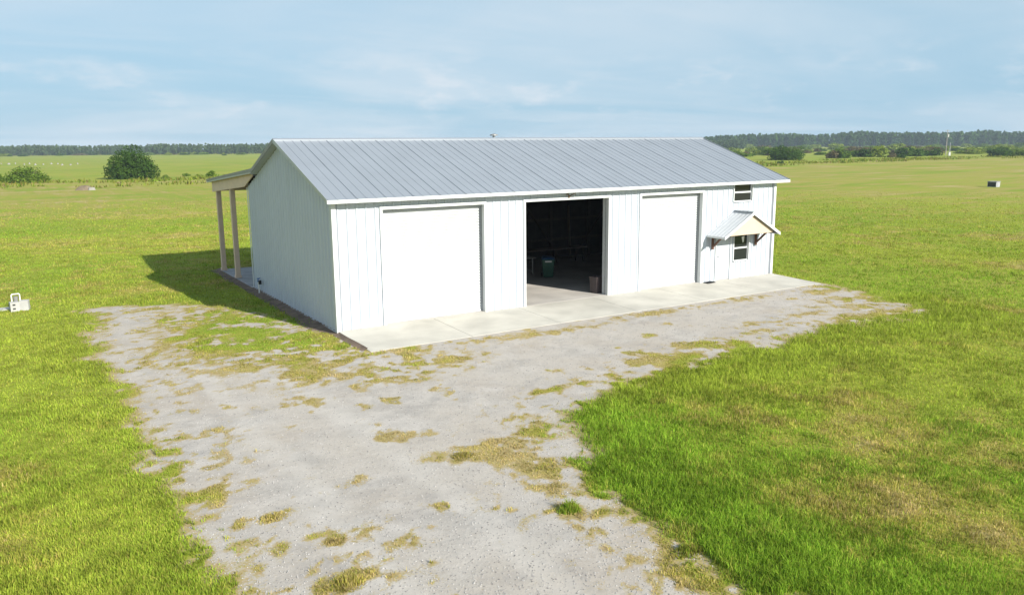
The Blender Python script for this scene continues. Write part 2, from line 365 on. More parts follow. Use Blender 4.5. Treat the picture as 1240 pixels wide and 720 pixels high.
    lk(col, b.inputs['Base Color']); b.inputs['Roughness'].default_value = .95; b.inputs['Specular IOR Level'].default_value = .15
    bp = N(nt, 'ShaderNodeBump'); bp.inputs['Distance'].default_value = .03; bp.inputs['Strength'].default_value = .45
    hh = mth('ADD', mth('MULTIPLY', fine, 1.0), mth('MULTIPLY', peb, .45)); lk(hh, bp.inputs['Height']); lk(bp.outputs[0], b.inputs['Normal'])
    return m
MT['ground'] = ground_mat()

def axis(lo, hi, step, far, g=1.07):
    a = list(np.arange(lo, hi+1e-6, step)); s = step
    x = hi; up = []
    while x < far: s *= g; x += s; up.append(x)
    s = step; x = lo; dn = []
    while x > -far: s *= g; x -= s; dn.append(x)
    return np.array(dn[::-1] + a + up)
xs = axis(-26, 40, .22, 3200); ys = axis(-22, 34, .22, 3200)
X, Y = np.meshgrid(xs, ys); V = np.stack([X.ravel(), Y.ravel(), hgt(X.ravel(), Y.ravel())], 1)
nx, ny = len(xs), len(ys); I = (np.arange(ny-1)[:, None]*nx + np.arange(nx-1)[None, :]).ravel()
np_object('ground', V, np.stack([I, I+1, I+nx+1, I+nx], 1), MT['ground'], colors={'gravel': gravel(V[:, 0], V[:, 1]), 'straw': straw(V[:, 0], V[:, 1])}, smooth=True, kind='structure')
# the gravel drive, a sheet just above the field
st = .11; xs = np.arange(-7.6, 21.5, st); ys = np.arange(-24, 9.6, st); X, Y = np.meshgrid(xs, ys); x, y = X.ravel(), Y.ravel(); g = gravel(x, y)
nx, ny = len(xs), len(ys); I = (np.arange(ny-1)[:, None]*nx + np.arange(nx-1)[None, :]).ravel(); f = np.stack([I, I+1, I+nx+1, I+nx], 1)
cx, cy = x[f].mean(1), y[f].mean(1)
keep = (g[f].mean(1) > .42) & ~((cx > -.15) & (cx < L+.15) & (cy > -APD-.05)); f = f[keep]
u, inv = np.unique(f, return_inverse=True); f = inv.reshape(f.shape)
np_object('gravel_drive', np.stack([x[u], y[u], hgt(x[u], y[u])+.005], 1), f, MT['ground'], colors={'gravel': g[u], 'straw': straw(x[u], y[u])}, smooth=True, kind='structure')

# strip of bare soil along the west wall
sx = np.linspace(0, 1, 9); sy = np.arange(-2.4, 16.2, .25); mb = MB()
v = []; f = []
for j, yy in enumerate(sy):
    w = .18 + .34*float(fbm(np.array([yy]), np.array([3.3]), .7, 77, 3)[0]) + (.15 if yy > 1 else .0)
    if yy < .5: w *= .55
    for i, t in enumerate(sx):
        xx = -.0 - w*t; v.append((xx, yy, GZ + .006 + .06*(1-t)**2 + .02*float(fbm(np.array([xx]), np.array([yy]), 3, 78, 3)[0])*(1-t)))
for j in range(len(sy)-1):
    for i in range(8): f.append((j*9+i, j*9+i+1, (j+1)*9+i+1, (j+1)*9+i))
mb.mesh(v, f).build('soil_strip', MT['soil'], smooth=True, kind='structure')

# ------------------------------------------------------------------ concrete
mb = MB(); mb.box((0, 0, -.35), (L, W, 0)).build('shop_floor', MT['floor'], kind='structure')
ap = empty('concrete_apron', (0, 0, 0), kind='structure')
npan = 6; pw = L/npan
for i in range(npan):
    a, c = i*pw + (.006 if i else 0), (i+1)*pw - (.006 if i < npan-1 else 0)
    mb = MB(); z0, z1 = -.004, -.090
    mb.mesh([(a,-.004,-.4),(c,-.004,-.4),(c,-APD,-.4),(a,-APD,-.4),(a,-.004,z0),(c,-.004,z0),(c,-APD,z1),(a,-APD,z1)],
            [(0,1,2,3),(4,7,6,5),(0,4,5,1),(1,5,6,2),(2,6,7,3),(3,7,4,0)]).build('slab_panel', MT['concrete'], ap, bevel=.008)
MB().box((-.1, W+.004, -.35), (L+.1, 15.5, -.01)).build('porch_slab', MT['old_concrete'], bevel=.01, kind='structure')

# ------------------------------------------------------------------ the building
SL = .344; RIDGE = 5.85; YR = W/2
def rtop(y): return RIDGE - SL*abs(y-YR)
XL, XR = -.27, L+.50; YF = -.37
LY0, LY1 = 8.05, 16.25; LZ0 = rtop(LY0) + .015; LZ1 = 4.13; LS = (LZ0-LZ1)/(LY1-LY0)
def ltop(y): return LZ0 - LS*(y-LY0)
barn = empty('metal_barn', (0, 0, 0), label='long white ribbed metal barn with grey seamed roof and three large door bays', cat='barn')
OPEN = [(1.60, 5.25, -.1, 3.664), (6.92, 10.59, -.1, 3.664), (12.20, 15.41, -.1, 3.664), (16.25, 17.17, -.1, 2.06), (17.33, 18.22, .73, 1.82), (17.22, 18.30, 3.22, 3.99)]
def cut(z0, z1, ops, s0, s1):
    iv = [(z0, z1)]
    for a, c, o0, o1 in ops:
        if a < s1-1e-6 and c > s0+1e-6:
            nv = []
            for p, q in iv:
                if o1 <= p or o0 >= q: nv.append((p, q)); continue
                if o0 > p: nv.append((p, o0))
                if o1 < q: nv.append((o1, q))
            iv = nv
    return iv
RIB = .3048
def ribbed_wall(org, u, n, length, ztop, ops, lining_in, brk=()):
    org, u, n = Vector(org), Vector(u), Vector(n)
    # lining sheet with the openings (the part), ribbed panels as its pieces
    ss = sorted(set([0, length] + [c for o in ops for c in o[:2]] + list(brk))); mb = MB()
    for a, c in zip(ss[:-1], ss[1:]):
        for p, q in cut(-.02, 99, ops, a, c):
            za, zb = min(q, ztop(a)-.03), min(q, ztop(c)-.03)
            pts = [org+u*a-n*lining_in+Vector((0,0,p)), org+u*c-n*lining_in+Vector((0,0,p)), org+u*c-n*lining_in+Vector((0,0,zb)), org+u*a-n*lining_in+Vector((0,0,za))]
            mb.extrude(pts, n*.03)
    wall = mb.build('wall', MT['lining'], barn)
    k = 0; s = 0.0
    while s < length-1e-6:
        e = min(s+3*RIB, length); prof = []
        for r in range(3):
            b0 = s + r*RIB + .12
            prof += [(b0-.008, 0), (b0+.022, .036), (b0+.046, .036), (b0+.076, 0)]
            prof += [(b0+.125, 0), (b0+.131, .006), (b0+.145, .006), (b0+.151, 0)]
        prof = [(s, .0)] + [p for p in prof if s < p[0] < e] + [(e, .0)]
        for c in [c for o in ops for c in o[:2]] + list(brk):
            if s < c < e:
                o = np.interp(c, [p[0] for p in prof], [p[1] for p in prof]); prof.append((c, float(o)))
        prof.sort(); mb = MB(); tilt = rnd.uniform(-.0015, .0015)
        for (a, oa), (c, oc) in zip(prof[:-1], prof[1:]):
            if c-a < 1e-5: continue
            for p, q in cut(-.06, 99, ops, a, c):
                za, zb = min(q, ztop(a)), min(q, ztop(c))
                if za <= p and zb <= p: continue
                ta = tilt + oa; tcx = tilt + oc
                mb.poly([org+u*a+n*ta+Vector((0,0,p)), org+u*c+n*tcx+Vector((0,0,p)), org+u*c+n*tcx+Vector((0,0,zb)), org+u*a+n*ta+Vector((0,0,za))])
        if mb.f:
            o = mb.build('wall_panel', MT['white_steel'], wall)
        s = e; k += 1
    return wall
und = lambda y: rtop(y) - .12
ribbed_wall((0, 0, 0), (1, 0, 0), (0, -1, 0), L, lambda s: H, OPEN, .15)
ribbed_wall((0, W, 0), (0, -1, 0), (-1, 0, 0), W, lambda s: und(W-s), [], .15, brk=(W/2,))
ribbed_wall((L, 0, 0), (0, 1, 0), (1, 0, 0), W, lambda s: und(s), [], .15, brk=(W/2,))
ribbed_wall((L, W, 0), (-1, 0, 0), (0, 1, 0), L, lambda s: ltop(W)-.13, [], .15)

# corner trims, base trim
for (x0, y0, x1, y1) in ((-.053, -.053, .09, -.046), (-.053, -.046, -.046, .09), (L-.09, -.053, L+.053, -.046), (L+.046, -.046, L+.053, .09), (-.053, W-.09, -.046, W+.046)):
    MB().box((x0, y0, -.05), (x1, y1, 4.03)).build('corner_trim', MT['white_trim'], barn)
MB().box((-.05, .09, -.065), (-.001, W-.09, -.035)).build('base_trim', MT['white_trim'], barn)

# main roof: deck, seamed panels, fascia, rake trims, ridge cap
T = .10
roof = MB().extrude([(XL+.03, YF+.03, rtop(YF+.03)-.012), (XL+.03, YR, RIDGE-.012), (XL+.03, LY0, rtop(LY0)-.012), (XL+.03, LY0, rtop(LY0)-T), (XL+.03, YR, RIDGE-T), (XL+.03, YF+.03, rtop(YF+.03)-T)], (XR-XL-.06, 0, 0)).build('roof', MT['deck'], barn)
PW = .914; npn = int(round((XR-XL)/PW)); PW = (XR-XL)/npn
def seam_panel(x0, x1, ya, za, yb, zb, dz):
    mb = MB(); hgt_ = .017
    prof = []
    for r in range(3):
        b0 = x0 + r*PW/3; hr = hgt_*(1.25 if r == 0 else .8)
        prof += [(b0, 0), (b0+.012, hr), (b0+.030, hr), (b0+.042, 0)]
    prof += [(x1-.002, 0)]
    ny_ = 5
    for j in range(ny_):
        t0, t1 = j/ny_, (j+1)/ny_
        for (a, oa), (c, oc) in zip(prof[:-1], prof[1:]):
            w0 = dz*math.sin(t0*9+x0*3); w1 = dz*math.sin(t1*9+x0*3)
            mb.poly([(a, ya+(yb-ya)*t0, za+(zb-za)*t0+oa+w0), (c, ya+(yb-ya)*t0, za+(zb-za)*t0+oc+w0), (c, ya+(yb-ya)*t1, za+(zb-za)*t1+oc+w1), (a, ya+(yb-ya)*t1, za+(zb-za)*t1+oa+w1)])
    return mb
for i in range(npn):
    x0 = XL + i*PW
    seam_panel(x0, x0+PW, YF, rtop(YF), YR, RIDGE, .0012).build('roof_panel', MT['galv'], roof)
    seam_panel(x0, x0+PW, LY0, rtop(LY0), YR, RIDGE, .0012).build('roof_panel', MT['galv'], roof)
mb = MB(); c = .11
mb.poly([(XL, YR-c, RIDGE-SL*c+.05), (XR, YR-c, RIDGE-SL*c+.05), (XR, YR, RIDGE+.06), (XL, YR, RIDGE+.06)])
mb.poly([(XL, YR, RIDGE+.06), (XR, YR, RIDGE+.06), (XR, YR+c, RIDGE-SL*c+.05), (XL, YR+c, RIDGE-SL*c+.05)])
mb.poly([(XL, YR-c, RIDGE-SL*c), (XR, YR-c, RIDGE-SL*c), (XR, YR-c, RIDGE-SL*c+.05), (XL, YR-c, RIDGE-SL*c+.05)])
mb.build('ridge_cap', MT['galv'], roof)
MB().box((XL, YF-.012, rtop(YF)-.105), (XR, YF+.012, rtop(YF)+.004)).build('fascia', MT['white_trim'], roof)
for xx, w in ((XL-.012, .012), (XR, .012)):
    MB().extrude([(xx, YF, rtop(YF)+.03), (xx, YR, RIDGE+.045), (xx, YR, RIDGE-.10), (xx, YF, rtop(YF)-.10)], (w, 0, 0)).build('rake_trim', MT['galv_trim'], roof)
    MB().extrude([(xx, YR, RIDGE+.045), (xx, LY0, rtop(LY0)+.045), (xx, LY0, rtop(LY0)-.10), (xx, YR, RIDGE-.10)], (w, 0, 0)).build('rake_trim', MT['rake'], roof)
MB().extrude([(XL+.04, YF+.014, rtop(YF+.014)-T-.002), (XL+.04, -.05, rtop(-.05)-T-.002), (XL+.04, -.05, rtop(-.05)-T-.012), (XL+.04, YF+.014, rtop(YF+.014)-T-.012)], (XR-XL-.08, 0, 0)).build('soffit', MT['white_trim'], roof)
for ya, yb in ((YR, LY0+.2), (-.04, YR)):
    MB().extrude([(XL+.004, ya, rtop(ya)-T-.003), (XL+.004, yb, rtop(yb)-T-.003), (XL+.004, yb, rtop(yb)-T-.013), (XL+.004, ya, rtop(ya)-T-.013)], (-XL-.01, 0, 0)).build('soffit', MT['galv_trim'], roof)
# ventilation pipe behind the ridge
vp = MB().tube([(8.9, 5.35, 5.6), (8.9, 5.35, 6.0)], .06, 10).build('vent_pipe', MT['white_trim'], roof)
MB().tube([(8.9, 5.35, 5.99), (8.9, 5.35, 6.03), (8.9, 5.35, 6.07)], [.17, .16, .03], 12).build('cap', MT['rake'], vp)

# lean-to porch roof at the back
porch = MB().extrude([(XL+.03, LY0+.02, ltop(LY0)-.012), (XL+.03, LY1, LZ1-.012), (XL+.03, LY1, LZ1-.10), (XL+.03, LY0+.02, ltop(LY0)-.10)], (XR-XL-.06, 0, 0)).build('porch_roof', MT['deck'], barn)
for i in range(npn):
    x0 = XL + i*PW; seam_panel(x0, x0+PW, LY1+.04, LZ1-LS*.04, LY0-.1, ltop(LY0-.1), .001).build('roof_panel', MT['galv'], porch)
MB().extrude([(XL-.014, LY0-.02, ltop(LY0)+.045), (XL-.014, LY1+.04, LZ1+.04), (XL-.014, LY1+.04, LZ1-.05), (XL-.014, LY0-.02, ltop(LY0)-.09)], (.014, 0, 0)).build('rake_trim', MT['rake'], porch)
MB().extrude([(XL-.006, LY0+.1, ltop(LY0+.1)-.06), (XL-.006, LY1, LZ1-.06), (XL-.006, LY1, LZ1-.12), (XL-.006, LY0+.1, ltop(LY0+.1)-.14)], (.02, 0, 0)).build('rake_board', MT['galv_trim'], porch)
eb = [(-.15, 8.45, und(8.45)+.02), (-.15, 9.80, 4.06), (-.15, 15.75, 3.60), (-.15, 15.75, ltop(15.75)-.10), (-.15, 8.45, ltop(8.45)-.10)]
MB().extrude(eb, (.045, 0, 0)).build('end_board', MT['tan'], porch)
MB().box((.05, 15.15, 3.66), (L, 15.30, 4.10)).build('porch_beam', MT['tan'], porch)
for (xx, yy) in ((0, 12.55), (0, 15.22), (4.9, 15.22), (9.8, 15.22), (14.7, 15.22), (L-.1, 15.22)):
    p = MB().box((xx-.10, yy-.10, -.02), (xx+.10, yy+.10, ltop(yy)-.12 if xx == 0 else 3.66)).build('porch_post', MT['tan'], barn, bevel=.008)
    MB().box((xx-.125, yy-.125, -.012), (xx+.125, yy+.125, .10)).build('post_base', MT['tan'], p)

# door and window surrounds
def surround(x0, x1, z1, z0=-.01, w=.09, deep=.20, sill=False, name='door_frame', inner=True):
    mb = MB(); yo = -.050
    mb.box((x0-w, yo, z0), (x0, -.002, z1+w)); mb.box((x1, yo, z0), (x1+w, -.002, z1+w)); mb.box((x0+.0005, yo+.001, z1), (x1-.0005, -.002, z1+w-.001))
    if sill: mb.box((x0+.0005, yo-.02, z0-w*.6), (x1-.0005, -.002, z0))
    if inner:
        mb.box((x0-.03, -.0015, z0), (x0+.0, deep, z1+.03)); mb.box((x1, -.0015, z0), (x1+.03, deep, z1+.03)); mb.box((x0, -.0012, z1+.001), (x1, deep-.001, z1+.03))
    return mb.build(name, MT['white_trim'], barn)
for i, (x0, x1, z0, z1) in enumerate(OPEN[:3]):
    fr = surround(x0, x1, z1, deep=.30)
    if i == 1:
        # the open bay: rolled-up curtain above the lintel inside
        MB().tube([(x0-.1, .50, 3.98), (x1+.1, .50, 3.98)], .2, 14).build('door_coil', MT['roller'], barn, smooth=False)
        continue
    mb = MB(); z = .07; pitch = .096; yd = .21
    while z < z1-.002:
        h = min(pitch, z1-z)
        zz = [z, z+h*.18, z+h*.5, z+h*.82, z+h]; yo = [0, -.014, -.020, -.014, 0]
        for k in range(4): mb.poly([(x0, yd+yo[k], zz[k]), (x1, yd+yo[k], zz[k]), (x1, yd+yo[k+1], zz[k+1]), (x0, yd+yo[k+1], zz[k+1])])
        z += pitch
    dr = mb.build('roller_door', MT['roller'], barn)
    MB().box((x0+.005, yd-.03, .004), (x1-.005, yd+.02, .07)).build('bottom_bar', MT['white_trim'], dr)
    for xx in (x0+.001, x1-.041): MB().box((xx, yd-.035, .004), (xx+.04, yd-.02, z1)).build('guide_rail', MT['galv_trim'], dr)
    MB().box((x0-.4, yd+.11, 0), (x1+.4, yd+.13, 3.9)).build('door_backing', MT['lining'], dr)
x0, x1, z0, z1 = OPEN[3]
fr = surround(x0+.06, x1-.06, z1-.06, w=.06, deep=.1, name='door_frame')
dr = MB().box((x0+.062, -.004, .012), (x1-.062, .04, z1-.062)).build('door', MT['white_steel'], barn)
for (a, c, p, q) in ((.16, .40, .18, .85), (.48, .72, .18, .85), (.16, .40, 1.02, 1.78), (.48, .72, 1.02, 1.78)):
    mb = MB(); mb.box((x0+a, -.012, p), (x0+c, -.0035, p+.025)); mb.box((x0+a, -.012, q), (x0+c, -.0035, q+.025)); mb.box((x0+a, -.0115, p+.025), (x0+a+.02, -.0035, q)); mb.box((x0+c-.02, -.0115, p+.025), (x0+c, -.0035, q))
    mb.build('door_moulding', MT['white_trim'], dr)
MB().tube([(x0+.13, -.004, .98), (x0+.13, -.05, .98), (x0+.13, -.06, .98), (x0+.13, -.09, .98)], [.012, .012, .03, .026], 10).build('door_knob', MT['steel'], dr)
def window(x0, x1, z0, z1):
    fr = surround(x0, x1, z1, z0=z0, w=.045, deep=.10, sill=True, name='window_frame')
    zm = (z0+z1)/2 - .01
    for p, q, yy in ((z0, zm-.002, .03), (zm, z1, .05)):
        s = .030; mb = MB()
        mb.box((x0, yy-.02, p), (x0+s, yy+.02, q)); mb.box((x1-s, yy-.02, p), (x1, yy+.02, q)); mb.box((x0+s, yy-.019, p), (x1-s, yy+.019, p+s)); mb.box((x0+s, yy-.019, q-s), (x1-s, yy+.019, q))
        mb.build('sash', MT['white_trim'], fr)
        MB().box((x0+s-.004, yy-.004, p+s-.004), (x1-s+.004, yy+.004, q-s+.004)).build('pane', MT['glass'], fr)
    return fr
window(*OPEN[5]); wl = window(*OPEN[4])
MB().extrude([(17.85, .041, 1.72), (18.02, .041, 1.74), (17.99, .041, 1.50), (17.93, .041, 1.46)], (0, -.004, 0)).build('pane_reflection', MT['label_reflection'], wl)  # pale patch painting a reflection onto the lower window

# canopy over the walk-in door
CX, CH, CE, CR, CD = 17.34, 1.60, 1.93, 2.84, 1.02
cn = empty('canopy', (0, 0, 0)); cn.parent = barn
cs = (CR-CE)/CH
def ctop(x): return CR - cs*abs(x-CX)
for sgn in (-1, 1):
    e = CX+sgn*CH
    MB().extrude([(CX, -.05, CR), (e, -.05, CE), (e, -.05, CE-.05), (CX, -.05, CR-.06)], (0, -CD+.05, 0)).build('canopy_deck', MT['deck'], cn)
    n = 5
    for i in range(n):
        a, c = -.046-(CD-.03)*i/n, -.046-(CD-.03)*(i+1)/n
        mb = MB(); prof = [(a, 0), (a, .012), (a-.025, .012), (a-.025, 0), (c, 0)]
        for (p, op), (q, oq) in zip(prof[:-1], prof[1:]): mb.poly([(CX, p, CR+.006+op), (CX, q, CR+.006+oq), (e+sgn*.03, q, CE+.006-cs*.03+oq), (e+sgn*.03, p, CE+.006-cs*.03+op)])
        mb.build('roof_panel', MT['canopy_steel'], cn)
    MB().extrude([(CX, -CD-.001, CR+.03), (e+sgn*.04, -CD-.001, CE+.03-cs*.04), (e+sgn*.04, -CD-.001, CE-.09-cs*.04), (CX, -CD-.001, CR-.10)], (0, -.022, 0)).build('barge_board', MT['white_trim'], cn)
    MB().box((min(e, e+sgn*.03), -CD, CE-.08), (max(e, e+sgn*.03), -.046, CE-.003)).build('eave_board', MT['white_trim'], cn)
MB().box((CX-.09, -CD-.012, CR+.022), (CX+.09, -.046, CR+.045)).build('ridge_cap', MT['galv_trim'], cn)
xb = 1.30
MB().extrude([(CX-xb, -CD+.10, 1.945), (CX+xb, -CD+.10, 1.945), (CX+xb, -CD+.10, ctop(CX+xb)-.07), (CX, -CD+.10, CR-.08), (CX-xb, -CD+.10, ctop(CX-xb)-.07)], (0, .025, 0)).build('gable_panel', MT['cream'], cn)
MB().box((CX-xb, -CD+.126, 1.93), (CX+xb, -CD+.20, 2.0)).build('canopy_beam', MT['brown'], cn)
for xx in (16.03, 18.60):
    br = MB().box((xx-.045, -.125, 1.33), (xx+.045, -.046, 2.0)).build('bracket', MT['brown'], cn, bevel=.005)
    MB().box((xx-.04, -CD+.21, 1.90), (xx+.04, -.127, 1.985)).build('bracket_arm', MT['brown'], br, bevel=.004)
    MB().bar((xx, -.11, 1.45), (xx, -.62, 1.91), .07, .07, up=(1, 0, 0)).build('bracket_brace', MT['brown'], br, bevel=.004)

# interior framing
for i, xx in enumerate(np.linspace(.35, L-.35, 9)):
    p = MB().box((xx-.07, W-.34, 0), (xx+.07, W-.19, 4.5)).build('stud', MT['stud'], barn)
    tr = MB().box((xx-.04, .2, 3.99), (xx+.04, W-.2, 4.05)).build('truss', MT['stud'], barn)
    mb = MB()
    for (a, c) in (((.3, 4.05), (YR, 5.66)), ((W-.3, 4.05), (YR, 5.66)), ((2.6, 4.05), (3.6, 5.25)), ((W-2.6, 4.05), (W-3.6, 5.25)), ((3.6, 5.2), (YR, 4.05)), ((W-3.6, 5.2), (YR, 4.05))):
        mb.bar((xx, a[0], a[1]), (xx, c[0], c[1]), .04, .09, up=(1, 0, 0))
    mb.build('web', MT['stud'], tr)
for z in (.9, 1.9, 2.9, 3.8): MB().box((.2, W-.38, z), (L-.2, W-.342, z+.12)).build('girt', MT['stud'], barn)
for a, c in ((10.2, 12.4), (15.0, 12.8), (16.0, 18.5)): MB().bar((a, W-.45, .1), (c, W-.45, 3.0), .04, .10, up=(0, 1, 0)).build('brace', MT['stud'], barn)

# ------------------------------------------------------------------ things in and around the barn
def wheelie_bin(loc, rz):
    r = empty('wheeled_bin', loc, rz, label='dark green wheeled bin with blue lid standing inside the open bay', cat='bin')
    def frus(z0, z1, a0, b0, a1, b1):
        return [(-a0,-b0,z0),(a0,-b0,z0),(a0,b0,z0),(-a0,b0,z0),(-a1,-b1,z1),(a1,-b1,z1),(a1,b1,z1),(-a1,b1,z1)], [(0,3,2,1),(4,5,6,7),(0,1,5,4),(1,2,6,5),(2,3,7,6),(3,0,4,7)]
    MB().mesh(*frus(.06, .92, .23, .27, .30, .36)).build('body', MT['green_bin'], r, bevel=.02)
    MB().mesh(*frus(.86, .925, .315, .375, .32, .38)).build('rim', MT['green_bin'], r, bevel=.01)
    lid = MB().mesh(*frus(.927, 1.03, .325, .40, .25, .33)).build('lid', MT['blue_lid'], r, bevel=.02)
    MB().box((-.16, -.386, .80), (.16, -.377, .87)).build('label_plate', MT['label_reflection'], r)
    MB().tube([(-.24, .40, .96), (.24, .40, .96)], .016, 8).build('handle', MT['black'], r)
    for s in (-1, 1): MB().tube([(s*.25, .26, .10), (s*.31, .26, .10)], .10, 16).build('wheel', MT['black'], r)
    return r
wheelie_bin((11.10, 4.65, 0), -.55).scale = (.88, .88, .88)
t = empty('folding_table', (10.05, 6.1, 0), -.05, label='long grey folding table with thin white legs beside the green bin', cat='table')
MB().box((-1.2, -.38, .71), (1.15, .38, .75)).build('tabletop', MT['table'], t, bevel=.008)
for sx_ in (-1.05, 1.0):
    for sy_ in (-.3, .3): MB().tube([(sx_, sy_, 0), (sx_, sy_, .71)], .022, 8).build('leg', MT['white_leg'], t)
    MB().tube([(sx_, -.3, .14), (sx_, .3, .14)], .012, 6).build('leg_brace', MT['white_leg'], t)
t = empty('work_bench', (13.6, 7.9, 0), -.04, label='long low wooden bench at the dark back of the open bay', cat='bench')
for k in range(3): MB().box((-1.8, -.36+k*.245, .70), (1.8, -.13+k*.245, .745)).build('plank', MT['plank'], t)
for sx_ in (-1.6, 0, 1.6):
    for sy_ in (-.3, .3): MB().box((sx_-.04, sy_-.04, 0), (sx_+.04, sy_+.04, .70)).build('leg', MT['stud'], t)
pk = MB().bar((15.3, 8.75, .01), (15.55, 9.30, 2.6), .14, .035, up=(1, 0, 0)).build('leaning_plank', MT['plank'], label='pale plank leaning against the back wall inside the open bay', cat='plank')
# bin beside the jamb
r = empty('storage_bin', (10.60, .64, 0), .12, label='brownish grey open bin standing just inside the open bay by the jamb', cat='bin')
mb = MB(); a0, a1, hh = .17, .20, .62
mb.mesh([(-a0,-a0,0),(a0,-a0,0),(a0,a0,0),(-a0,a0,0),(-a1,-a1,hh),(a1,-a1,hh),(a1,a1,hh),(-a1,a1,hh),(-a1+.02,-a1+.02,hh),(a1-.02,-a1+.02,hh),(a1-.02,a1-.02,hh),(-a1+.02,a1-.02,hh),(-a0+.02,-a0+.02,.03),(a0-.02,-a0+.02,.03),(a0-.02,a0-.02,.03),(-a0+.02,a0-.02,.03)],
        [(0,3,2,1),(0,1,5,4),(1,2,6,5),(2,3,7,6),(3,0,4,7),(4,5,9,8),(5,6,10,9),(6,7,11,10),(7,4,8,11),(8,9,13,12),(9,10,14,13),(10,11,15,14),(11,8,12,15),(12,13,14,15)]).build('body', MT['brown_bin'], r)
mb = MB()
for (p, q) in (((-a1-.015, -a1-.015, hh-.03), (a1+.015, -a1-.001, hh+.01)), ((-a1-.015, a1+.001, hh-.03), (a1+.015, a1+.015, hh+.01)), ((-a1-.015, -a1, hh-.03), (-a1-.001, a1, hh+.01)), ((a1+.001, -a1, hh-.03), (a1+.015, a1, hh+.01))): mb.box(p, q)
mb.build('rim', MT['brown_bin'], r)
# mat by the jamb of the third bay
r = empty('door_mat', (15.78, -.22, -.008), .1, label='small black rubber mat lying by the closed bay near the walk-in door', cat='mat')
MB().box((-.24, -.13, .0), (.24, .13, .025)).build('mat', MT['black'], r, bevel=.008)
mb = MB()
for k in range(7): mb.box((-.21+k*.062, -.10, .0255), (-.18+k*.062, .10, .045))
mb.build('bristles', MT['black'], r)
# antlers over the open bay
r = empty('antler_mount', (8.76, -.05, 3.74), 0, label='small brown deer antlers mounted over the open bay', cat='antlers')
MB().extrude([(-.035, 0, .0), (.035, 0, .0), (.045, 0, .07), (0, 0, .10), (-.045, 0, .07)], (0, -.03, 0)).build('skull_plate', MT['antler'], r)
for s in (-1, 1):
    an = MB().tube([(s*.03, -.03, .06), (s*.08, -.06, .10), (s*.14, -.10, .13), (s*.19, -.13, .16), (s*.17, -.16, .22)], [.018, .016, .014, .011, .005], 7).build('antler', MT['antler'], r)
    for (a, c) in (((s*.08, -.06, .10), (s*.07, -.09, .20)), ((s*.13, -.09, .125), (s*.125, -.12, .23)), ((s*.04, -.04, .07), (s*.06, -.1, .02)), ((s*.18, -.12, .15), (s*.22, -.12, .04))):
        MB().tube([a, c], [.011, .003], 6).build('tine', MT['antler'], an)
# standpipe on the west wall
r = empty('standpipe', (-.16, 8.50, GZ), 0, label='white standpipe with blue valve against the white end wall', cat='tap')
MB().tube([(0, 0, 0), (0, 0, .50)], .030, 10).build('pipe', MT['pipe'], r)
MB().tube([(0, 0, .48), (0, 0, .52), (0, 0, .60)], [.045, .05, .03], 10).build('coupling', MT['blue'], r)
MB().tube([(0, 0, .56), (0, -.10, .58), (0, -.14, .52)], [.022, .022, .018], 8).build('spout', MT['steel'], r)
MB().box((-.07, -.012, .60), (.07, .012, .63)).build('valve_lever', MT['blue'], r)
MB().box((-.04, -.20, .40), (.06, -.10, .56)).build('timer_box', MT['black'], r, bevel=.01)

# concrete blocks and pipe in the grass west of the drive
b0 = pix(22, 376, GZ)
def cblock(loc, rz, size, label, holes):
    w, dpt, h = size; o = empty('concrete_block', loc, rz, label=label, cat='block')
    wl_ = .05
    mb = MB(); mb.box((-w/2, -dpt/2+.03, 0), (w/2, dpt/2, h)).build('body', MT['block'], o, bevel=.012)
    mb = MB(); zz = [0] + [c for p in holes for c in p] + [h]
    mb.box((-w/2, -dpt/2, 0), (-w/2+.07, -dpt/2+.029, h)); mb.box((w/2-.12, -dpt/2, 0), (w/2, -dpt/2+.029, h))
    for k in range(0, len(zz), 2): mb.box((-w/2+.0705, -dpt/2, zz[k]), (w/2-.1205, -dpt/2+.029, zz[k+1]))
    mb.build('face_shell', MT['block'], o)
    for p, q in holes: MB().box((-w/2+.0705, -dpt/2+.022, p), (w/2-.1205, -dpt/2+.0295, q)).build('hollow_shade', MT['dark_grill'], o)  # dark plate painting the shade inside each hole
    return o
cblock((b0[0]-.10, b0[1]+.0, GZ), .15, (.28, .28, .33), 'pale concrete block with two dark holes in the grass by the drive', [(.07, .13), (.21, .27)])
cblock((b0[0]+.22, b0[1]+.02, GZ), -.20, (.28, .28, .36), 'plain pale concrete block standing beside the one with dark holes', [])
r = empty('pipe_hoop', (b0[0]-.03, b0[1]+.34, GZ), .1, label='cream inverted U pipe standing behind two pale concrete blocks', cat='pipe')
MB().tube([(-.13, 0, 0), (-.13, 0, .53), (-.11, 0, .56), (.11, 0, .56), (.13, 0, .53), (.13, 0, 0)], .022, 10).build('pipe', MT['pipe'], r)
MB().tube([(0, .05, 0), (0, .05, .46)], .08, 12).build('tank', MT['rake'], r)
v = []; f = []
cpt = pix(5, 375, GZ); mb = MB(); pts = [(cpt[0]+0.8*math.cos(a)*(1+.12*math.sin(3*a)), cpt[1]+.3*math.sin(a)*(1+.15*math.cos(2*a)), GZ-.02) for a in np.linspace(0, 2*math.pi, 22)[:-1]]
mb.extrude(pts, (0, 0, .07)).build('concrete_pad', MT['block'], bevel=.01, kind='structure')

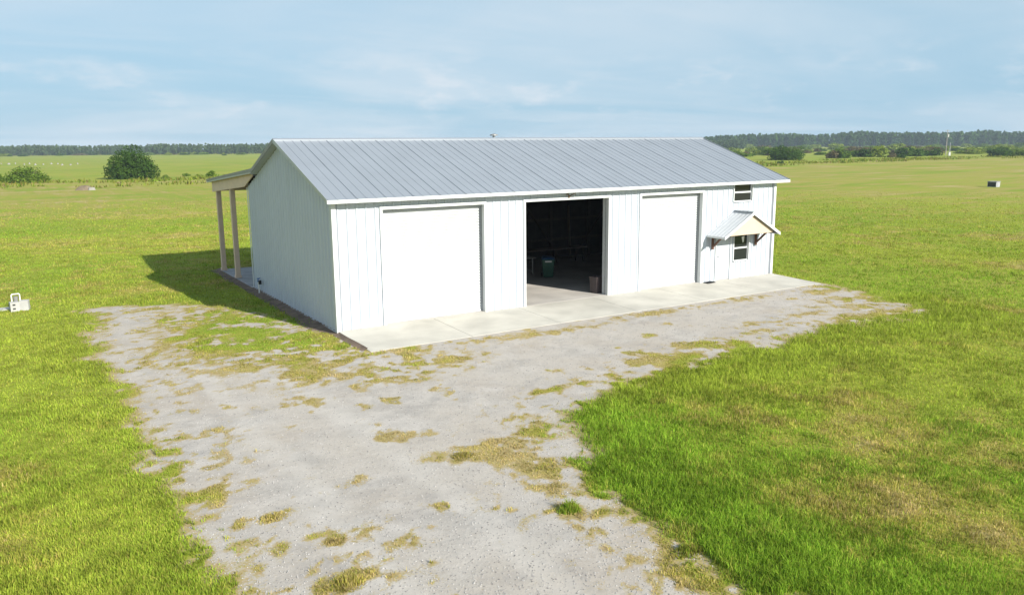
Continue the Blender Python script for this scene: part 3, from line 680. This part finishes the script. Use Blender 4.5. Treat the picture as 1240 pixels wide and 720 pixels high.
# pale box far out in the field
q = pix(1203, 226.5, GZ)
r = empty('utility_box', (q[0], q[1], float(hgt(np.array([q[0]]), np.array([q[1]]))[0])-.02), .0, label='small pale utility box with one side darkened as shade standing alone in the mown field', cat='box')
MB().box((-.45, -.55, 0), (.45, .55, .66)).build('cabinet', MT['old_concrete'], r, bevel=.02)
MB().box((-.465, -.48, .08), (-.4505, .48, .58)).build('side_shade', MT['dark_grill'], r)  # dark sheet added as the shade on the side facing away from the sun
MB().box((-.50, -.60, .661), (.50, .60, .72)).build('lid', MT['old_concrete'], r, bevel=.01)
# poles
def pole(px_, py_, h, label, crossarm):
    q = pix(px_, py_, GZ); o = empty('utility_pole', (q[0], q[1], -.4), -.5, label=label, cat='pole')
    MB().tube([(0, 0, 0), (0, 0, h)], [.17, .12], 10).build('pole', MT['pole'] if crossarm else MT['old_concrete'], o)
    if crossarm:
        MB().box((-1.0, -.06, h-.5), (1.0, .06, h-.38)).build('crossarm', MT['pole'], o)
        MB().tube([(.36, 0, h-3.2), (.36, 0, h-1.9)], .36, 12).build('transformer', MT['white_leg'], o)
        for xx in (-.9, 0, .9): MB().tube([(xx, 0, h-.38), (xx, 0, h-.15)], .06, 8).build('insulator', MT['white_leg'], o)
    else:
        MB().box((-.5, -.3, .3), (.35, .3, 1.7)).build('meter_box', MT['white_leg'], o, bevel=.03)
pole(1145, 188, 11.0, 'tall grey utility pole carrying a white transformer before the woods', True)
pole(1149.5, 188.5, 5.6, 'short white post with a white box at its foot near the utility pole', False)
# culvert in the ditch bank
q = pix(109, 230.5, GZ); zq = float(hgt(np.array([q[0]]), np.array([q[1]]))[0])
r = empty('culvert', (q[0], q[1], zq-.1), .5, label='pale concrete culvert head set in a brown earth bank', cat='culvert')
mb = MB(); v = []; f = []; nr, ns = 7, 22
for i in range(nr):
    t = i/(nr-1)
    for j in range(ns):
        a = 2*math.pi*j/ns; rad = 1-t*.85; v.append((-.2+1.35*rad*math.cos(a)*(1+.15*math.sin(3*a+1)), .8+1.3*rad*math.sin(a), 0.75*math.sin(t*1.57)+.06*math.sin(7*a+5*t)))
for i in range(nr-1):
    for j in range(ns): f.append((i*ns+j, i*ns+(j+1) % ns, (i+1)*ns+(j+1) % ns, (i+1)*ns+j))
f.append(tuple((nr-1)*ns+j for j in range(ns)))
mb.mesh(v, f).build('earth_bank', MT['rubble'], r, smooth=True)
MB().extrude([(-.5, -.55, .05), (.55, -.55, .05), (.45, -.45, .5), (-.35, -.45, .5)], (0, .25, 0)).build('head_wall', MT['sand'], r, bevel=.03)
# pale heaps in the far field
for k in range(13):
    xq = -4 + k*8.0 + rnd.uniform(-2.5, 2.5); q = pix(xq, 199.6 + rnd.uniform(-.6, .6), GZ); w = rnd.uniform(.2, .55)
    zq = float(hgt(np.array([q[0]]), np.array([q[1]]))[0]); v = [(0, 0, rnd.uniform(.4, .9))]; f = []
    for ring, (rr, zz) in enumerate(((.6, .45), (1, -.1))):
        for j in range(9):
            a = 2*math.pi*j/9; v.append((w*rr*math.cos(a)*rnd.uniform(.8, 1.25), w*rr*math.sin(a)*rnd.uniform(.8, 1.2), zz*rnd.uniform(.6, 1.1)))
    for j in range(9): f += [(0, 1+j, 1+(j+1) % 9), (1+j, 10+j, 10+(j+1) % 9, 1+(j+1) % 9)]
    o = MB().mesh(v, f).build('sand_heap', MT['sand'], smooth=True, label='small whitish heap in a row across the far green field', cat='heap', group='whitish heaps across the far field'); o.location = (q[0], q[1], zq)

# ------------------------------------------------------------------ foliage
def leaf_cards(c, nrm, size, cols):
    """two-triangle leaf sprays: centre c (n,3), normals, size (n,), colours"""
    n = len(c); up = rng.normal(size=(n, 3)); a = np.cross(nrm, up); a /= np.linalg.norm(a, axis=1)[:, None]+1e-9; b2 = np.cross(nrm, a)
    s = size[:, None]; asp = rng.uniform(.45, .9, (n, 1))
    q = np.stack([c - a*s*.5, c - b2*s*asp*.5 + nrm*s*.12, c + a*s*.5, c + b2*s*asp*.5 - nrm*s*.1], 1).reshape(-1, 3)
    return q, np.arange(4*n).reshape(-1, 4), np.repeat(cols, 4, 0)
def crown_mesh(name, rx, ry, h, nblob, leaves, size, pal, seed, base=.0):
    g = np.random.default_rng(seed); C = []; Nn = []; K = []
    pal = np.array(pal)
    for k in range(nblob):
        a = g.uniform(0, 2*np.pi); t = g.uniform(0, 1)**.6; el = g.uniform(0, 1)
        bc = np.array([rx*.68*t*np.cos(a), ry*.68*t*np.sin(a), base + h*(.16 + .62*el*(1-.45*t))]); br = np.array([rx*.42, ry*.42, h*.30])*g.uniform(.6, 1.15)
        if k < nblob//3: t = g.uniform(.8, 1.02); bc = np.array([rx*.66*t*np.cos(k*6.283*3/nblob), ry*.66*t*np.sin(k*6.283*3/nblob), base + h*g.uniform(.10, .26)])
        bright = g.uniform(0, 1)
        m_ = leaves//nblob; v = g.normal(size=(m_, 3)); v /= np.linalg.norm(v, axis=1)[:, None]; rr = g.uniform(.55, 1.06, (m_, 1))**.7
        p = bc + v*br*rr; nn = v + g.normal(size=v.shape)*.55; nn /= np.linalg.norm(nn, axis=1)[:, None]
        C.append(p); Nn.append(nn); w = np.clip(bright*.6 + g.uniform(0, .5, (m_, 1)), 0, 1); K.append(pal[0]*(1-w) + pal[1]*w)
    C = np.vstack(C); Nn = np.vstack(Nn); K = np.vstack(K); ok = C[:, 2] > .02; C, Nn, K = C[ok], Nn[ok], K[ok]
    K = K*g.uniform(.7, 1.25, (len(K), 1))
    return leaf_cards(C, Nn, size*g.uniform(.6, 1.4, len(C)), K)
G_DARK = [(.03, .07, .015), (.085, .15, .024)]; G_MID = [(.06, .12, .016), (.17, .25, .034)]; G_LITE = [(.13, .19, .024), (.28, .34, .055)]; G_BRN = [(.10, .09, .04), (.20, .17, .09)]
def gh(x, y): return float(hgt(np.array([x]), np.array([y]))[0])
def big_bush(px_, py_, wpx, hpx, pal, label, leaves, seed, name='bush'):
    q = pix(px_, py_, GZ); dist = np.linalg.norm(q-CAM); w = wpx*dist/F_PX/2; h = hpx*dist/F_PX
    o = empty(name, (q[0], q[1], gh(q[0], q[1])-.05), 0, label=label, cat='bush')
    v, f, c = crown_mesh('crown', w, w*.9, h, 34, leaves, .034*w+.16, pal, seed); np_object('crown', v, f, MT['leaf'], o, colors={'col': c})
    mb = MB(); g = random.Random(seed)
    for k in range(7):
        a = g.uniform(0, 6.28); rr = w*g.uniform(.2, .6)
        mb.tube([(.1*math.cos(a)*w*.3, .1*math.sin(a)*w*.3, 0), (rr*.45*math.cos(a), rr*.45*math.sin(a), h*.35), (rr*math.cos(a), rr*math.sin(a), h*.68)], [.16, .11, .04], 6)
    mb.build('trunk', MT['bark'], o)
big_bush(161, 215.5, 60, 36, G_DARK, 'big rounded dark green bush standing alone at the edge of the far field', 12000, 3)
big_bush(33, 220.5, 44, 18, G_MID, 'low spreading green bush beside the ditch with the whitish heaps beyond', 5000, 4)
big_bush(951, 194, 47, 20, G_DARK, 'large dark round bush at the field edge in front of the woods', 7000, 5)
# smaller shrubs: a few shared meshes, each shrub its own object
VAR = {}
def shrub(px_, py_, wpx, hpx, kind, label, group=None):
    q = pix(px_, py_, GZ); dist = np.linalg.norm(q-CAM); w = wpx*dist/F_PX/2; h = hpx*dist/F_PX
    key = (kind, rnd.randrange(3))
    if key not in VAR:
        pal = {'dark': G_DARK, 'mid': G_MID, 'light': G_LITE, 'brown': G_BRN}[kind]
        v, f, c = crown_mesh('c', 1, 1, 1, 13, 900, .17, pal, 100+len(VAR)); o = np_object('shrub', v, f, MT['leaf'], colors={'col': c}); VAR[key] = o.data
    else:
        o = bpy.data.objects.new('shrub', VAR[key]); COL.objects.link(o)
    o.location = (q[0], q[1], gh(q[0], q[1])-.1); o.scale = (w, w*rnd.uniform(.8, 1.1), h); o.rotation_euler[2] = rnd.uniform(0, 6.28)
    tag(o, label, 'shrub', group)
for a in ((1009, 192, 20, 12, 'brown', 'brownish shrub at the field edge right of the large dark bush'), (1021, 192, 22, 14, 'mid', 'green shrub beside the brownish shrub at the field edge'),
          (1045, 190.5, 30, 12, 'dark', 'wide dark shrub next to a bright green one at the field edge'), (1063, 190.5, 22, 14, 'light', 'bright yellow green shrub at the field edge'),
          (1080, 190.5, 11, 7, 'brown', 'small pale brown shrub between the bright shrub and the dark hedge clumps'), (1101, 189, 34, 12, 'dark', 'wide dark shrub standing left of the utility pole'),
          (1091, 192.5, 13, 7, 'dark', 'small dark shrub in front of the wide dark shrub near the pole'), (1128, 188.5, 24, 10, 'dark', 'dark shrub growing right beside the utility pole'),
          (1211, 189, 27, 10, 'dark', 'low dark shrub at the field edge right of the pole'), (1234, 188.5, 22, 8, 'mid', 'low green shrub beyond the pale utility box'),
          (945, 198, 9, 5, 'dark', 'tiny dark shrub in front of the large dark bush'), (893, 190, 36, 9, 'mid', 'green shrub seen just over the end of the barn roof'),
          (1, 220, 12, 12, 'mid', 'green shrub beside the low spreading bush'), (200, 214.5, 10, 5, 'mid', 'small green shrub next to the big rounded bush'),
          (240, 216, 16, 7, 'light', 'bright green shrub left of the porch roof'), (256, 213.5, 14, 8, 'mid', 'mid green shrub just beyond the porch roof edge'), (226, 213, 10, 5, 'mid', 'low green shrub between the big bush and the porch')):
    shrub(*a)
KW = {'mid': 'mid green', 'dark': 'dark green', 'light': 'pale yellow green', 'brown': 'brownish'}
for k in range(230):
    xq = rnd.uniform(862, 1290); yq = rnd.uniform(178.8, 188.5) - (xq-1000)*.005; s = (188-yq)/10
    wq = rnd.uniform(8, 26)*(1.1-.5*s); kd = rnd.choice(['mid', 'mid', 'light', 'dark', 'brown', 'light'] if s < .6 else ['mid', 'light', 'mid'])
    shrub(xq, yq, wq, wq*rnd.uniform(.26, .40), kd, KW[kd] + ' scrub bush in the brushland between the mown field and the woods', KW[kd] + ' scrub bushes before the woods')
for k in range(34):
    xq = rnd.uniform(-40, 345); yq = 188.9 - xq*.006 + rnd.uniform(-.7, .9); wq = rnd.uniform(5, 16); kd = rnd.choice(['mid', 'dark', 'light', 'brown', 'dark']); shrub(xq, yq, wq, rnd.uniform(2, 4), kd, KW[kd] + ' scrub bush along the foot of the far hazy woods', KW[kd] + ' scrub bushes at the far tree line')

# far woods: one mass of pines
def woods(name, spots, label, pal):
    P, Fq, K = [], [], []; off = 0
    tv, tf = [], []
    for (x, y, h) in spots:
        z = gh(x, y); n = int(rng.integers(34, 48)); t = rng.uniform(.10, 1, n); a = rng.uniform(0, 6.283, n)
        rad = h*.17*np.sqrt(np.clip(1.15-t, .05, 1))*rng.uniform(.3, 1.1, n)*1.25
        c = np.stack([x+rad*np.cos(a), y+rad*np.sin(a), z+h*t*.97], 1); nn = np.stack([np.cos(a), np.sin(a), rng.uniform(-.2, 1.1, n)], 1); nn /= np.linalg.norm(nn, axis=1)[:, None]
        w = np.clip(rng.uniform(0, .8, (n, 1)) + .3*(t[:, None]-.5), 0, 1); k = (np.array(pal[0])*(1-w)+np.array(pal[1])*w)*rng.uniform(.75, 1.2)
        v, f, c2 = leaf_cards(c, nn, h*.18*rng.uniform(.6, 1.4, n), k); P.append(v); Fq.append(f+off); K.append(c2); off += len(v)
        b_ = len(tv); r0_ = h*.016+.05
        for zz, rr in ((z-.3, r0_), (z+h*.8, r0_*.35)):
            for j in range(4): tv.append((x+rr*math.cos(j*1.571), y+rr*math.sin(j*1.571), zz))
        tf += [(b_+j, b_+(j+1) % 4, b_+4+(j+1) % 4, b_+4+j) for j in range(4)]
    tv = np.array(tv); P.append(tv); Fq.append(np.array(tf)+off); K.append(np.tile(np.array([[.10, .085, .07]]), (len(tv), 1)))
    np_object(name, np.vstack(P), np.vstack(Fq), MT['leaf'], colors={'col': np.vstack(K)}, label=label, cat='woods', kind='stuff')
spots = []
for k in range(1500):
    xq = rnd.uniform(845, 1420); d0 = rnd.random(); base = 178.4 - (xq-1000)*.0092 + 0*d0
    q = pix(xq, base, GZ); dirx = (q-CAM)/np.linalg.norm(q-CAM); q = q + dirx*d0*90; dist = np.linalg.norm(q-CAM)
    prof = 16.0 + 3.2*vnoise(np.array([xq*.018]), np.array([1.7]), 5)[0] + 3.5*math.exp(-((xq-1040)/26)**2) + 2.6*math.exp(-((xq-1195)/28)**2) - 3.0*max(0, (900-xq)/50)
    spots.append((q[0], q[1], prof*rnd.uniform(.72, 1.04)))
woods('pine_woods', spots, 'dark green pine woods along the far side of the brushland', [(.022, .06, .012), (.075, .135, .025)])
spots = []
for k in range(2400):
    xq = rnd.uniform(-160, 900); base = 188.3 - (xq-100)*.0092
    q = pix(xq, base, GZ); dirx = (q-CAM)/np.linalg.norm(q-CAM); q = q + dirx*rnd.random()*120
    spots.append((q[0], q[1], (9.6 + 2.2*vnoise(np.array([xq*.03]), np.array([8.7]), 9)[0])*rnd.uniform(.72, 1.0)))
woods('distant_woods', spots, 'low hazy band of distant woods across the green field', [(.045, .08, .035), (.10, .145, .055)])  # leaf colours lightened to paint extra haze into the band

# ------------------------------------------------------------------ grass blades
def inside_concrete(x, y): return ((x > -.12) & (x < L+.12) & (y > -APD-.03) & (y < 15.55))
def sample(n, d0, d1):
    # even over the picture: radius density ~ 1/d
    side = rng.random(n) < .26; a = np.where(side, np.sign(rng.random(n)-.5)*(.66 + .85*(1-np.sqrt(rng.random(n)))), rng.uniform(-.66, .66, n)) + YAW; d = d0*(d1/d0)**rng.uniform(0, 1, n)
    return CAM[0] + d*np.sin(a), CAM[1] + d*np.cos(a), d
def blades(x, y, hgt_, wid, colr, lean=.95):
    n = len(x); z = hgt(x, y); a = rng.uniform(0, 2*np.pi, n); la = rng.uniform(0, 2*np.pi, n); ll = rng.uniform(.1, 1, n)*lean*hgt_
    dx, dy = np.cos(a)*wid*.5, np.sin(a)*wid*.5; lx, ly = np.cos(la)*ll, np.sin(la)*ll
    p0 = np.stack([x-dx, y-dy, z-.01], 1); p1 = np.stack([x+dx, y+dy, z-.01], 1)
    p2 = np.stack([x+dx*.6+lx*.4, y+dy*.6+ly*.4, z+hgt_*.62], 1); p3 = np.stack([x-dx*.6+lx*.4, y-dy*.6+ly*.4, z+hgt_*.62], 1); p4 = np.stack([x+lx, y+ly, z+hgt_*np.sqrt(np.clip(1-(ll/np.maximum(hgt_, 1e-4))**2*.5, .3, 1))], 1)
    V = np.stack([p0, p1, p2, p3, p4], 1).reshape(-1, 3); i = np.arange(n)*5
    Fc = np.vstack([np.stack([i, i+1, i+2], 1), np.stack([i, i+2, i+3], 1), np.stack([i+3, i+2, i+4], 1)])
    return V, Fc, np.repeat(colr, 5, 0)
def grass_colour(x, y, s):
    n = len(x); t = np.clip(s + rng.normal(0, .22, n), 0, 1)[:, None]
    big = sstep(.35, .65, fbm(x, y, .12, 61, 3))[:, None]
    g = np.array((.225, .365, .034))*(1-big) + np.array((.32, .40, .048))*big
    m_ = np.array((.42, .365, .085)); d2 = np.array((.54, .42, .21))
    c = np.where(t < .5, g*(1-t*2) + m_*t*2, m_*(2-2*t) + d2*(2*t-1))
    cl2 = .35*fbm(x, y, .9, 64, 3) + .65*fbm(x, y, 3.6, 66, 3)
    return c*rng.uniform(.65, 1.3, (n, 1))*(.78 + .45*sstep(.32, .68, cl2))[:, None]
x, y, d = sample(1700000, 7.0, 115)
g = gravel(x, y); keep = ~inside_concrete(x, y) & ~((x > -.42) & (x <= 0) & (y > .5) & (y < 15.5) & (rng.random(len(x)) < .93)); 
pk_ = np.clip((.70-g)/.5, 0, 1)**1.5*(1-sstep(45, 112, d)); keep &= rng.random(len(x)) < pk_; x, y, d, g = x[keep], y[keep], d[keep], g[keep]
s = straw(x, y); sd = sdist(x, y)
tall = np.clip(.55 + 1.1*(fbm(x, y, .8, 71, 3)-.5)*2 + 1.6*(fbm(x, y, 3.4, 73, 2)-.5), .2, 1.7)
lobe = (x > -.5)*(y < -6)*np.exp(-(np.minimum(sd, 0)+.9)**2/2.4)*(sd < .3)
hb = (.035 + .052*tall + .09*lobe*rng.uniform(.5, 1.1, len(x)))*np.where(sd > 0, .6, 1)*rng.uniform(.5, 1.25, len(x))*(1 + .25*sstep(20, 60, d))
wb = (.007 + .00042*d)*rng.uniform(.7, 1.4, len(x))
s2 = s - .15*lobe
V, Fc, K = blades(x, y, hb, wb, grass_colour(x, y, s2))
np_object('grass', V, Fc, MT['grass'], colors={'col': K}, label='patchy yellow green grass growing over the field', cat='grass', kind='stuff')
print('blades', len(x))
# weeds along the field edge
x = rng.uniform(-60, 330, 15000); y = np.where(x < 40, rng.uniform(112, 146, len(x)), rng.uniform(116, 150, len(x)))
cl_ = fbm(x, y, .12, 88, 3); k = cl_ > .47; x, y = x[k], y[k]
V, Fc, K = blades(x, y, rng.uniform(.2, .7, len(x))*np.clip((cl_[k]-.4)*6, .4, 1.2), rng.uniform(.15, .4, len(x)), grass_colour(x, y, np.where(rng.random(len(x)) < .2, .5, .1))*.6)
np_object('weeds', V, Fc, MT['grass'], colors={'col': K}, label='taller rough weeds along the far edge of the mown field', cat='weeds', kind='stuff')
# single weed clumps in the drive
for (px_, py_, r, h, n, tone, label) in ((690, 618, .20, .22, 260, .1, 'bushy green weed clump alone in the gravel near the grass lobe'), (330, 627, .26, .08, 220, .7, 'flat dry green weed patch at the west side of the gravel drive'),
        (405, 656, .18, .07, 140, .8, 'small dry weed tuft in the middle of the gravel drive'), (420, 706, .30, .14, 240, .6, 'yellowish grass clump low in the gravel drive'), (560, 552, .26, .10, 240, .65, 'olive weed clump among the dry patches on the drive'),
        (835, 668, .28, .14, 260, .3, 'green weed clump where the drive meets the long grass'), (768, 508, .16, .10, 120, .4, 'small weed tuft at the rim of the grass lobe')):
    n = int(n*2.4); q = pix(px_, py_, GZ); a = rng.uniform(0, 6.283, n); rr = r*rng.random(n)**.62*(1+.2*np.sin(3*a+px_))
    x, y = q[0]+rr*np.cos(a), q[1]+rr*np.sin(a)*.8
    V, Fc, K = blades(x, y, h*rng.uniform(.3, 1.1, n)*(1.2-rr/r*1.0), np.full(n, .014), grass_colour(x, y, np.full(n, tone)), .7); V[:, 2] += .006
    np_object('weed_clump', V - np.array([q[0], q[1], GZ]), Fc, MT['grass'], colors={'col': K}, label=label, cat='weed').location = (q[0], q[1], GZ)
# loose stones on the drive
x, y, d = sample(85000, 7.0, 40); g = gravel(x, y); k = (g > .62) & ~inside_concrete(x, y); x, y, d = x[k], y[k], d[k]; n = len(x)
r = rng.uniform(.006, .016, n)*(1 + .012*d); z = hgt(x, y)+.006
oct_ = np.array([(1,0,0),(0,1,0),(-1,0,0),(0,-1,0),(0,0,.7),(0,0,-.5)]); jit = rng.uniform(.6, 1.35, (n, 6, 1)); V = oct_[None]*jit*r[:, None, None]
a = rng.uniform(0, 6.28, n); ca, sa = np.cos(a)[:, None], np.sin(a)[:, None]; V = np.stack([V[..., 0]*ca-V[..., 1]*sa, V[..., 0]*sa+V[..., 1]*ca, V[..., 2]], 2) + np.stack([x, y, z], 1)[:, None]
Fo = np.array([(0,1,4),(1,2,4),(2,3,4),(3,0,4),(1,0,5),(2,1,5),(3,2,5),(0,3,5)]); Fc = (Fo[None]+(np.arange(n)*6)[:, None, None]).reshape(-1, 3)
K = np.repeat(rng.uniform(.22, .48, (n, 1))*np.array([[1, .965, .92]]), 6, 0)
np_object('loose_gravel', V.reshape(-1, 3), Fc, leaf_mat('stone', 0), colors={'col': K}, label='loose pale gravel stones scattered over the drive', cat='gravel', kind='stuff')

# ------------------------------------------------------------------ haze
m = bpy.data.materials.new('haze_air'); m.use_nodes = True; nt = m.node_tree; nt.nodes.clear()
pv = N(nt, 'ShaderNodeVolumePrincipled'); pv.inputs['Color'].default_value = (.72, .86, 1, 1); pv.inputs['Density'].default_value = .00021; pv.inputs['Anisotropy'].default_value = .0
oo = N(nt, 'ShaderNodeOutputMaterial'); nt.links.new(pv.outputs[0], oo.inputs['Volume'])
MB().box((-3600, -3600, -3), (3600, 3600, 27)).build('haze', m, kind='stuff', label='faint blue haze filling the air over the fields', cat='haze')
